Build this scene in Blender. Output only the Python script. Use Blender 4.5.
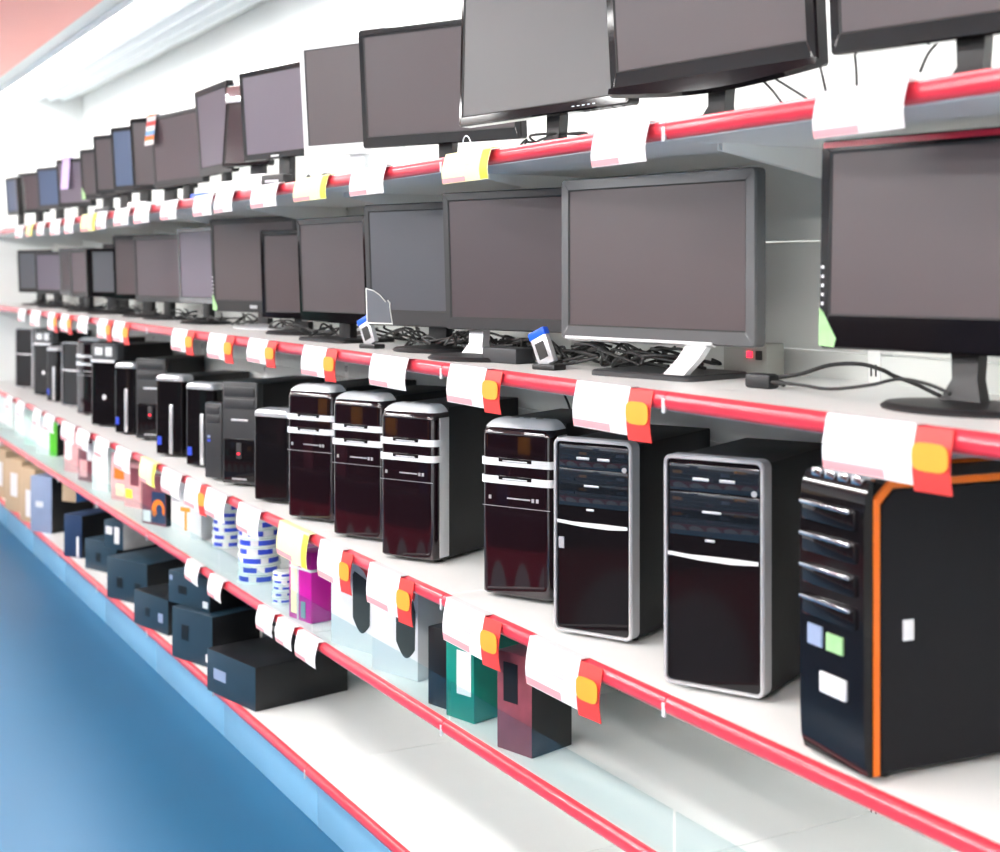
import bpy, bmesh, math, random
from mathutils import Vector, Matrix

for o in list(bpy.data.objects):
    bpy.data.objects.remove(o, do_unlink=True)
SC = bpy.context.scene
COL = SC.collection
R = math.radians
rnd = random.Random(11)

# ------------------------------------------------------------------ camera, world, exposure
# world frame: X along the shelf run (right / near is +X), Y into the shelves, Z up; shelf front edge is Y = 0
F = 1000 * 50.0 / 36.0
CAM = Vector((0.0, -1.36, 1.51))
A = math.atan(760.0 / F)                       # the run makes this angle with the view axis
FWD = Vector((-math.cos(A), math.sin(A), 0))
RGT = Vector((math.sin(A), math.cos(A), 0))
HOR = 272.0                                    # row of the horizon
cd = bpy.data.cameras.new('camera')
cam = bpy.data.objects.new('camera', cd)
COL.objects.link(cam)
cam.location = CAM
cam.rotation_euler = (R(90), 0, R(90) - A)
cd.sensor_width = 36.0
cd.lens = 50.0
cd.shift_y = -(426.0 - HOR) / 1000.0
cd.clip_start = 0.05
cd.clip_end = 60
cd.dof.use_dof = True
cd.dof.focus_distance = 3.0
cd.dof.aperture_fstop = 4.0
SC.camera = cam

w = bpy.data.worlds.new('world')
SC.world = w
w.use_nodes = True
w.node_tree.nodes['Background'].inputs[0].default_value = (0.9, 0.95, 1.0, 1)
w.node_tree.nodes['Background'].inputs[1].default_value = 0.3
SC.view_settings.view_transform = 'Standard'
SC.view_settings.look = 'None'
SC.view_settings.gamma = 1.0
SC.view_settings.use_curve_mapping = False
SC.view_settings.exposure = 1.32
SC.cycles.use_denoising = True
SC.cycles.max_bounces = 8
SC.cycles.sample_clamp_indirect = 6.0
COVE_POWER = 10.0        # emission of the tube over the shelves
AISLE_POWER = 42.0       # emission of the aisle lamps

# ------------------------------------------------------------------ heights
CEIL = 2.68
Z_TOP, Z_MID, Z_PC, Z_LOW, Z_BOT = 1.747, 1.296, 0.791, 0.515, 0.154   # rail centres
UP = 0.013                                                            # board surface above the rail centre
S_END = 8.57
DEPTH = 0.46
BAY = 0.835
JOINTS = [-0.615 + BAY * k for k in range(13)]                        # distance along the run, from the camera

# ------------------------------------------------------------------ helpers: pixel to place
def ray(px):
    return FWD + RGT * ((px - 500.0) / F)
def atY(px, Y):
    d = ray(px); t = (Y - CAM.y) / d.y
    return d.x * t, t
def zat(py, t):
    return CAM.z - (py - HOR) * t / F
def atZ(px, py, z):
    t = F * (CAM.z - z) / (py - HOR)
    p = CAM + ray(px) * t
    return p.x, p.y, t
def pxof(x, y):
    v = Vector((x, y, 0)) - Vector((CAM.x, CAM.y, 0))
    return 500 + F * v.dot(RGT) / v.dot(FWD)
def yaw_for(X, Y, wd, xr):
    best, by = 1e9, 0
    for k in range(-25, 61):
        q = R(k)
        e = abs(pxof(X + wd * math.cos(q), Y + wd * math.sin(q)) - xr)
        if e < best: best, by = e, q
    return by

# ------------------------------------------------------------------ helpers: materials
def lin(c):
    return tuple(((v / 12.92) if v <= 0.04045 else ((v + 0.055) / 1.055) ** 2.4) for v in c)
def rgb(r, g, b):
    return lin((r / 255, g / 255, b / 255))
MATS = {}
def mat(name, c, rough=0.5, metal=0.0, spec=0.5, var=0.06, scale=14.0, bump=0.0, coat=0.0, emit=0.0, trans=0.0, ior=1.45):
    if name in MATS: return MATS[name]
    m = bpy.data.materials.new(name); MATS[name] = m
    m.use_nodes = True
    nt = m.node_tree; b = nt.nodes['Principled BSDF']
    b.inputs['Base Color'].default_value = (*c, 1)
    b.inputs['Roughness'].default_value = rough
    b.inputs['Metallic'].default_value = metal
    b.inputs['Specular IOR Level'].default_value = spec
    b.inputs['IOR'].default_value = ior
    b.inputs['Coat Weight'].default_value = coat
    b.inputs['Coat Roughness'].default_value = 0.04
    if trans: b.inputs['Transmission Weight'].default_value = trans
    if emit:
        b.inputs['Emission Color'].default_value = (*c, 1)
        b.inputs['Emission Strength'].default_value = emit
    if var:
        tc = nt.nodes.new('ShaderNodeTexCoord'); n = nt.nodes.new('ShaderNodeTexNoise')
        n.inputs['Scale'].default_value = scale; n.inputs['Detail'].default_value = 3
        nt.links.new(tc.outputs['Object'], n.inputs['Vector'])
        mx = nt.nodes.new('ShaderNodeMix'); mx.data_type = 'RGBA'
        mx.inputs[6].default_value = (*[max(0, v * (1 - var)) for v in c], 1)
        mx.inputs[7].default_value = (*[min(1, v * (1 + var)) for v in c], 1)
        nt.links.new(n.outputs['Fac'], mx.inputs[0])
        nt.links.new(mx.outputs[2], b.inputs['Base Color'])
        if bump:
            bp = nt.nodes.new('ShaderNodeBump'); bp.inputs['Strength'].default_value = bump
            bp.inputs['Distance'].default_value = 0.002
            nt.links.new(n.outputs['Fac'], bp.inputs['Height'])
            nt.links.new(bp.outputs['Normal'], b.inputs['Normal'])
    return m

WHITE_METAL = mat('white enamel shelf', (0.80, 0.81, 0.79), 0.35, var=0.02)
PANEL = mat('pale grey shelf back', (0.66, 0.68, 0.65), 0.5, var=0.03, scale=5)
RED_RAIL = mat('red price rail plastic', rgb(214, 52, 68), 0.3, var=0.03, coat=0.5)
PALE_BLUE = mat('pale blue plinth enamel', rgb(120, 172, 205), 0.35, var=0.04)
SLOT_AND_SHADE = mat('dark slots and lip shadow', (0.03, 0.03, 0.03), 0.7)
BLACK = mat('black matte plastic', (0.012, 0.012, 0.013), 0.42, var=0.1, scale=60)
BLACK_STEEL = mat('black painted steel', (0.005, 0.005, 0.0055), 0.5, var=0.15, scale=90, bump=0.1)
GLOSS = mat('black piano plastic', (0.006, 0.005, 0.006), 0.07, spec=0.3, var=0.05)
GLOSS_PLUM = mat('plum black piano plastic', (0.009, 0.004, 0.006), 0.07, var=0.05, coat=0.6)
DARKGREY = mat('charcoal plastic', (0.030, 0.031, 0.033), 0.4, var=0.06)
MIDGREY = mat('grey bezel plastic', (0.095, 0.098, 0.102), 0.25, var=0.04)
SILVER = mat('silver paint', (0.62, 0.63, 0.65), 0.28, metal=0.55, var=0.03)
SATIN = mat('satin silver frame', (0.48, 0.48, 0.50), 0.3, metal=0.3, var=0.03)
PEARL = mat('pearl silver plastic', (0.80, 0.81, 0.82), 0.22, metal=0.15, var=0.02)
CHROME = mat('bright chrome', (0.75, 0.76, 0.78), 0.12, metal=1.0, var=0.02)
WHITE_PL = mat('white plastic', (0.60, 0.62, 0.64), 0.3, var=0.02)
PAPER = mat('white card', (0.72, 0.715, 0.72), 0.6, var=0.03, scale=30)
PAPER_Y = mat('pale yellow card', rgb(238, 234, 176), 0.6, var=0.03)
YELLOW = mat('yellow print', rgb(226, 150, 48), 0.5, var=0.03)
LEMON = mat('lemon print', rgb(246, 236, 60), 0.5, var=0.03)
RED_PR = mat('red print', rgb(214, 62, 58), 0.5, var=0.04)
PINK_PR = mat('pink print', rgb(226, 150, 155), 0.55, var=0.04)
INK = mat('grey ink', (0.42, 0.42, 0.46), 0.6)
ORANGE = mat('orange plastic', rgb(232, 112, 20), 0.3, var=0.05)
GREEN = mat('green sticker', rgb(150, 195, 138), 0.4, var=0.3, scale=40)
GREEN_BOX = mat('green card', rgb(90, 190, 50), 0.5)
BLUE_PL = mat('bright blue plastic', rgb(30, 90, 225), 0.3)
BLUE_PR = mat('blue print', rgb(45, 70, 190), 0.4, var=0.1)
CARTON = mat('brown cardboard', rgb(190, 165, 135), 0.8, var=0.08, scale=20)
CARTON_BLUE = mat('blue printed cardboard', rgb(35, 100, 165), 0.6)
TEAL_BOX = mat('dark slate box card', rgb(34, 56, 70), 0.4, var=0.08)
NAVY_BOX = mat('navy box card', rgb(28, 52, 86), 0.45, var=0.1)
NIGHT_BOX = mat('black box card', rgb(14, 15, 18), 0.4, var=0.1)
STEEL_BOX = mat('pale slate box card', rgb(135, 150, 178), 0.45, var=0.1)
MAGENTA = mat('magenta box card', rgb(176, 20, 140), 0.35, var=0.06)
CREAM = mat('cream print', rgb(240, 225, 180), 0.5)
TEAL_PR = mat('teal card', rgb(0, 120, 105), 0.45)
CABLE = mat('black cable rubber', (0.010, 0.010, 0.010), 0.45)
CABLE_G = mat('grey cable rubber', (0.30, 0.31, 0.30), 0.5)
ORANGE_PR = mat('orange print', rgb(235, 120, 30), 0.45, var=0.3, scale=30)
LED_RED = mat('red lamp', rgb(255, 30, 50), 0.3, emit=2.0, var=0)
LED_BLUE = mat('blue lamp', rgb(30, 60, 255), 0.3, emit=2.0, var=0)
ROSE_PACK = mat('rose printed pack', rgb(225, 165, 165), 0.35, var=0.35, scale=25)
CLEAR_PACK = mat('milky blister plastic', rgb(225, 235, 232), 0.2, var=0.12, scale=25)
PLUM_PACK = mat('plum printed pack', rgb(120, 60, 70), 0.4, var=0.4, scale=25)
LILAC = mat('lilac paper', rgb(200, 180, 230), 0.6, var=0.1)

def clear_plastic():
    m = bpy.data.materials.new('clear acrylic'); m.use_nodes = True
    nt = m.node_tree; b = nt.nodes['Principled BSDF']
    tr = nt.nodes.new('ShaderNodeBsdfTransparent'); gl = nt.nodes.new('ShaderNodeBsdfGlossy')
    gl.inputs['Roughness'].default_value = 0.05
    tr.inputs[0].default_value = (0.90, 0.95, 0.95, 1)
    mx = nt.nodes.new('ShaderNodeMixShader'); mx.inputs[0].default_value = 0.06
    nt.links.new(tr.outputs[0], mx.inputs[1]); nt.links.new(gl.outputs[0], mx.inputs[2])
    nt.links.new(mx.outputs[0], nt.nodes['Material Output'].inputs[0])
    nt.nodes.remove(b)
    return m
ACRYLIC = clear_plastic()

def screen_mat(name, c, rough=0.38):
    return mat(name, c, rough, spec=0.45, var=0.03, scale=3)
SCR = {  # base colours carry the reflected aisle tone, a blue reflection on some
    'mauve': screen_mat('mauve reflection screen', rgb(68, 60, 63)),
    'rose': screen_mat('rose grey screen', rgb(73, 64, 66)),
    'plum': screen_mat('plum dark screen', rgb(67, 54, 60)),
    'slate': screen_mat('slate grey screen', rgb(73, 75, 81)),
    'grey': screen_mat('light grey screen', rgb(78, 78, 80)),
    'blue': screen_mat('blue reflection screen', rgb(64, 82, 112)),
    'lilac': screen_mat('lilac grey screen', rgb(92, 84, 97)),
    'maroon': screen_mat('maroon dark screen', rgb(40, 18, 26), 0.2),
}

# ------------------------------------------------------------------ helpers: meshes
class MB:
    def __init__(self): self.bm = bmesh.new()
    def box(self, x0, x1, y0, y1, z0, z1, bev=0.0, mi=0, seg=2):
        bm = self.bm
        vs = [bm.verts.new((x, y, z)) for z in (z0, z1) for y in (y0, y1) for x in (x0, x1)]
        fs = []
        for q in ((0, 2, 3, 1), (4, 5, 7, 6), (0, 1, 5, 4), (2, 6, 7, 3), (0, 4, 6, 2), (1, 3, 7, 5)):
            f = bm.faces.new([vs[i] for i in q]); f.material_index = mi; fs.append(f)
        if bev:
            es = list({e for f in fs for e in f.edges})
            r = bmesh.ops.bevel(bm, geom=es, offset=bev, segments=seg, affect='EDGES', profile=0.5)
            for f in r['faces']: f.material_index = mi
        return self
    def loft(self, loops, cap=(True, True), mi=0, closed=True):
        bm = self.bm
        L = [[bm.verts.new(p) for p in lp] for lp in loops]
        n = len(L[0])
        for a, b in zip(L[:-1], L[1:]):
            for i in range(n if closed else n - 1):
                j = (i + 1) % n
                f = bm.faces.new((a[i], a[j], b[j], b[i])); f.material_index = mi
        if closed and cap[0]:
            f = bm.faces.new(list(reversed(L[0]))); f.material_index = mi
        if closed and cap[1]:
            f = bm.faces.new(L[-1]); f.material_index = mi
        return self
    def tube(self, pts, r, n=7, mi=0, smooth=True):
        pts = [Vector(p) for p in pts]
        if smooth and len(pts) > 2:
            q = []
            P = [pts[0]] + pts + [pts[-1]]
            for i in range(1, len(P) - 2):
                for k in range(6):
                    t = k / 6
                    a, b, c, d = P[i - 1], P[i], P[i + 1], P[i + 2]
                    q.append(0.5 * ((2 * b) + (c - a) * t + (2 * a - 5 * b + 4 * c - d) * t * t + (3 * b - a - 3 * c + d) * t ** 3))
            q.append(pts[-1]); pts = q
        loops = []
        nrm = None
        for i, p in enumerate(pts):
            t = (pts[min(i + 1, len(pts) - 1)] - pts[max(i - 1, 0)])
            if t.length < 1e-9: t = Vector((1, 0, 0))
            t.normalize()
            if nrm is None:
                nrm = t.cross(Vector((0, 0, 1)))
                if nrm.length < 1e-3: nrm = t.cross(Vector((1, 0, 0)))
            nrm = (nrm - t * nrm.dot(t))
            if nrm.length < 1e-6: nrm = t.orthogonal()
            nrm.normalize(); bn = t.cross(nrm)
            loops.append([p + r * (nrm * math.cos(2 * math.pi * k / n) + bn * math.sin(2 * math.pi * k / n)) for k in range(n)])
        return self.loft(loops, mi=mi)
    def lathe(self, prof, n=28, mi=0, c=(0, 0), sx=1.0, sy=1.0):
        loops = [[(c[0] + sx * r * math.cos(2 * math.pi * k / n), c[1] + sy * r * math.sin(2 * math.pi * k / n), z) for k in range(n)] for r, z in prof]
        return self.loft(loops, mi=mi)
    def prism(self, poly, y0, y1, mi=0):
        """polygon in x, z pulled along y"""
        return self.loft([[(x, y0, z) for x, z in poly], [(x, y1, z) for x, z in poly]], mi=mi)
    def rot(self, axis, ang, c=(0, 0, 0)):
        bmesh.ops.rotate(self.bm, verts=self.bm.verts, cent=c, matrix=Matrix.Rotation(ang, 3, axis)); return self
    def build(self, name, mats, parent=None, loc=None, rz=0.0, sharp=32):
        bm = self.bm
        bmesh.ops.recalc_face_normals(bm, faces=bm.faces)
        for f in bm.faces: f.smooth = True
        for e in bm.edges:
            if len(e.link_faces) == 2 and e.calc_face_angle(0) > R(sharp): e.smooth = False
        me = bpy.data.meshes.new(name); bm.to_mesh(me); bm.free()
        for m in (mats if isinstance(mats, (list, tuple)) else [mats]): me.materials.append(m)
        o = bpy.data.objects.new(name, me); COL.objects.link(o)
        if parent: o.parent = parent
        if loc: o.location = loc
        if rz: o.rotation_euler.z = rz
        return o

def rrect(wd, ht, r, n=5, rb=None):
    """rounded rectangle, centred in x, from z = 0 up, counter-clockwise"""
    rb = r if rb is None else rb
    pts = []
    for cx, cz, a0, rr in ((wd / 2, 0, -90, rb), (wd / 2, ht, 0, r), (-wd / 2, ht, 90, r), (-wd / 2, 0, 180, rb)):
        rr = max(rr, 1e-4)
        x = cx - math.copysign(rr, cx); z = cz + (rr if cz == 0 else -rr)
        for k in range(n + 1):
            a = R(a0 + 90 * k / n)
            pts.append((x + rr * math.cos(a), z + rr * math.sin(a)))
    return pts
def rrect_off(wd, ht, r, l, rr_, t, b, n=5):
    """inner rounded rectangle with its own margins, same point count as rrect"""
    iw, ih = wd - l - rr_, ht - t - b
    return [(x + (l - rr_) / 2, z + b) for x, z in rrect(iw, ih, r, n)]

def thing(name, label, cat, loc=(0, 0, 0), rz=0.0, group=None):
    o = bpy.data.objects.new(name, None); COL.objects.link(o)
    o.empty_display_size = 0.05
    o.location = loc; o.rotation_euler.z = rz
    o['label'] = label; o['category'] = cat
    if group: o['group'] = group
    return o
def tag(o, label, cat, group=None):
    o['label'] = label; o['category'] = cat
    if group: o['group'] = group
    return o
def struct(o):
    o['kind'] = 'structure'; return o

# ------------------------------------------------------------------ the room
XL, XR_, YB, YF = -9.45, 2.6, 0.64, -7.6
FLOOR_M = mat('blue vinyl floor', rgb(28, 90, 126), 0.35, var=0.10, scale=2.5)
WALL_M = mat('white wall paint', (0.84, 0.86, 0.85), 0.6, var=0.015, scale=3)
CEIL_M = mat('pale grey ceiling paint', (0.74, 0.77, 0.76), 0.6, var=0.02, scale=3)
CEIL_RED = mat('red ceiling paint', rgb(252, 168, 156), 0.5, var=0.05, scale=1.2)
FAR_M = mat('dull rose wall paint', (0.26, 0.20, 0.20), 0.6, var=0.1)
struct(MB().box(XL - .1, XR_ + .1, YF - .1, YB + .1, -0.1, 0).build('floor', FLOOR_M))
struct(MB().box(XL - .1, XR_ + .1, YB, YB + .1, 0, CEIL + .1).build('wall_back', WALL_M))
struct(MB().box(XL - .1, XL, YF, YB, 0, CEIL + .1).build('wall_left', WALL_M))
struct(MB().box(XR_, XR_ + .1, YF, YB, 0, CEIL + .1).build('wall_right', WALL_M))
struct(MB().box(XL, XR_, YF - .1, YF, 0, CEIL + .1).build('wall_front', WALL_M))
struct(MB().box(XL - .1, XR_ + .1, 0.01, YB + .1, CEIL, CEIL + .1).build('ceiling', CEIL_M))
struct(MB().box(XL - .1, XR_ + .1, YF - .1, 0.01, CEIL, CEIL + .1).build('ceiling', CEIL_RED))

# lamps: a trough over the shelves, lamp panels over the aisle
LAMP = mat('cool white lamp', (1.0, 0.99, 0.97), 0.5, emit=COVE_POWER, var=0)
LAMP3 = mat('dim aisle lamp', (1.0, 0.99, 0.97), 0.5, emit=AISLE_POWER * .3, var=0)
LAMP2 = mat('cool white aisle lamp', (1.0, 0.99, 0.97), 0.5, emit=AISLE_POWER, var=0)
REFL = mat('white lamp reflector', (0.80, 0.86, 0.88), 0.35, var=0.02)
def trough(x0, x1, label):
    t = thing('ceiling_light', label, 'ceiling light', ((x0 + x1) / 2, .135, CEIL), 0, 'lamp troughs over the shelves')
    h = (x1 - x0) / 2
    m = MB()
    prof = [(-.045, 0), (-.045, -.03), (-.035, -.034), (-.03, -.012), (.12, -.012), (.13, -.045), (.19, -.03), (.21, -.055), (.27, -.03), (.29, -.055), (.35, -.03), (.37, -.05), (.44, -.02), (.45, 0)]
    m.loft([[(-h, y, z) for y, z in prof], [(h, y, z) for y, z in prof]])
    m.build('housing', REFL, t, sharp=20)
    d = MB()
    pr = [(-.028, -.0125), (.118, -.0125), (.10, -.024), (.045, -.030), (-.01, -.024)]
    d.loft([[(-h + .01, y, z) for y, z in pr], [(h - .01, y, z) for y, z in pr]])
    d.build('diffuser', LAMP, t)
trough(-9.4, -4.5, 'long white lamp trough at the far end of the shelving')
trough(-4.48, -0.2, 'long white lamp trough above the nearer monitors')
trough(-0.18, 2.4, 'white lamp trough above the near end of the shelving')
for k, (yy, nm) in enumerate(((-1.5, 'nearer the monitors'), (-3.6, 'beyond the opposite shelving'), (-6.0, 'along the far wall'))):
    for j, x in enumerate((-7.2, -4.6, -2.0, 0.6)):
        t = thing('lamp_panel', '%s lamp panel from the far end in the aisle row %s' % (('first', 'second', 'third', 'fourth')[j], nm), 'ceiling light', (x, yy, CEIL), 0, 'aisle lamp panels')
        MB().box(-.85, .85, -.16, .16, -.03, 0, 0.004).build('housing', REFL, t)
        MB().box(-.83, .83, -.14, .14, -.036, -.0302, 0.002).build('diffuser', LAMP2 if k else LAMP3, t)

# ------------------------------------------------------------------ the shelving
gx, gy = -4, 0.2
def gpart(m, name, mats, parent):
    bmesh.ops.translate(m.bm, verts=m.bm.verts, vec=(-gx, -gy, -parent_z(parent)))
    return m.build(name, mats, parent)
def parent_z(o):
    while o.parent: o = o.parent
    return o.location.z
def rail_profile(zc):
    return [(0.0, zc - .016)] + [(-.003 - .0125 * math.cos(R(q)), zc - .0005 + .0155 * math.sin(R(q))) for q in (-84, -62, -40, -22, -20, -5, 12, 30, 48, 66, 86)] + [(0.0, zc + .015)]
LEVELS = ((Z_TOP, 'topmost white shelf with red price rail, carrying monitors under the lamps'),
          (Z_MID, 'middle white shelf with red price rail, carrying monitors above the towers'),
          (Z_PC, 'white shelf with red price rail carrying the computer towers'),
          (Z_LOW, 'white goods shelf with a clear acrylic lip below the computer towers'),
          (Z_BOT, 'lowest white shelf with red rail, carrying cartons just above the floor'))
for lv, (zc, lab) in enumerate(LEVELS):
    g = thing('display_shelf', lab, 'shelf', (gx, gy, zc))
    for a, b in zip(JOINTS[:-1], JOINTS[1:]):
        x0, x1 = -b + .0012, -a - .0012
        m = MB().box(x0, x1, 0.0, DEPTH - .014, zc - .018, zc + UP, 0.0015, seg=1)
        sh = gpart(m, 'shelf_board', WHITE_METAL, g)
        pr = rail_profile(zc)
        gpart(MB().loft([[(x0, y, z) for y, z in pr], [(x1, y, z) for y, z in pr]]), 'price_rail', RED_RAIL, sh)
        gpart(MB().box(x1 - .006, x1 + .002, -.016, -.011, zc - .020, zc + .004, 0.001), 'rail_clip', WHITE_PL, sh)
        if lv < 4:
            for xx in (x1 - .004, x0 + .004):
                poly = [(.10, zc - .0182), (DEPTH - .014, zc - .0182), (DEPTH - .014, zc - .085), (DEPTH - .05, zc - .085), (.10, zc - .03)]
                gpart(MB().loft([[(xx - .0015, y, z) for y, z in poly], [(xx + .0015, y, z) for y, z in poly]]), 'bracket', WHITE_METAL, sh)
        if lv == 3:
            gpart(MB().box(x0 + .004, x1 - .004, 0.004, .0065, zc + UP, zc + UP + .085), 'acrylic_lip', ACRYLIC, sh)
g = thing('shelving_unit', 'pale grey panelled back of the shelving with slotted uprights', 'shelving', (gx, gy, 0))
for a, b in zip(JOINTS[:-1], JOINTS[1:]):
    m = MB()
    z = 0.10
    while z < 1.78:
        m.box(-b + .016, -a - .016, DEPTH - .010, DEPTH, z + .0015, min(z + .21, 1.80) - .0015, 0.0015, seg=1)
        z += .21
    gpart(m, 'back_panel', PANEL, g)
    u = MB().box(-a - .016, -a + .016, DEPTH - .011, DEPTH + .02, 0.0, 1.80, 0.002)
    up = gpart(u, 'upright', WHITE_METAL, g)
    sl = MB(); z = .12
    while z < 1.76:
        for dx in (-.006, .006): sl.box(-a + dx - .0018, -a + dx + .0018, DEPTH - .0118, DEPTH - .0105, z, z + .022)
        z += .05
    gpart(sl, 'slots', SLOT_AND_SHADE, up)
g = thing('shelving_plinth', 'pale blue plinth between the lowest shelf and the blue floor', 'plinth', (gx, gy, 0))
for a, b in zip(JOINTS[:-1], JOINTS[1:]):
    gpart(MB().box(-b + .001, -a - .001, .02, .035, 0.0, Z_BOT - .019, 0.001), 'plinth_panel', PALE_BLUE, g)

# ------------------------------------------------------------------ the aisle opposite (seen only as reflections)
op = thing('opposite_shelving', 'dark opposite shelving with a red arched base across the aisle', 'shelving', (-3.2, -2.7, 0))
MB().box(-5.2, 3.2, -.2, -.16, 0, 1.5).build('back_panel', mat('dark maroon panel', (0.05, 0.028, 0.034), 0.6), op)
for z in (.63, .95, 1.3): MB().box(-5.2, 3.2, -.16, .18, z, z + .03, .003).build('shelf', DARKGREY, op)
MB().box(-5.2, 3.2, .10, .14, 0, .44, .003).build('base_panel', mat('red base panel', rgb(165, 20, 40), 0.4), op)
ar = MB()
for k in range(18):
    x = -5.0 + .46 * k
    poly = [(x - .19, .0), (x + .19, .0)] + [(x + .19 * math.cos(R(q)), .06 + .32 * math.sin(R(q))) for q in range(0, 181, 15)]
    ar.prism(poly, .141, .146)
ar.build('arch_panel', mat('grey arch panel', (0.5, 0.48, 0.48), 0.5), op)
for k in range(18):
    z = (.662, .982, 1.332)[k % 3]
    x0 = -8.1 + .42 * k
    c = (NAVY_BOX, PLUM_PACK, YELLOW, TEAL_PR, STEEL_BOX, CARTON)[rnd.randrange(6)]
    hh = rnd.uniform(.16, .28); ww = rnd.uniform(.16, .3)
    o = MB().box(-ww / 2, ww / 2, -.1, .1, 0, hh, .003).build('goods_box', c, None, (x0, -2.68, z))
    tag(o, 'coloured goods box standing on the dark opposite shelving', 'box', 'goods on the opposite shelving')

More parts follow.
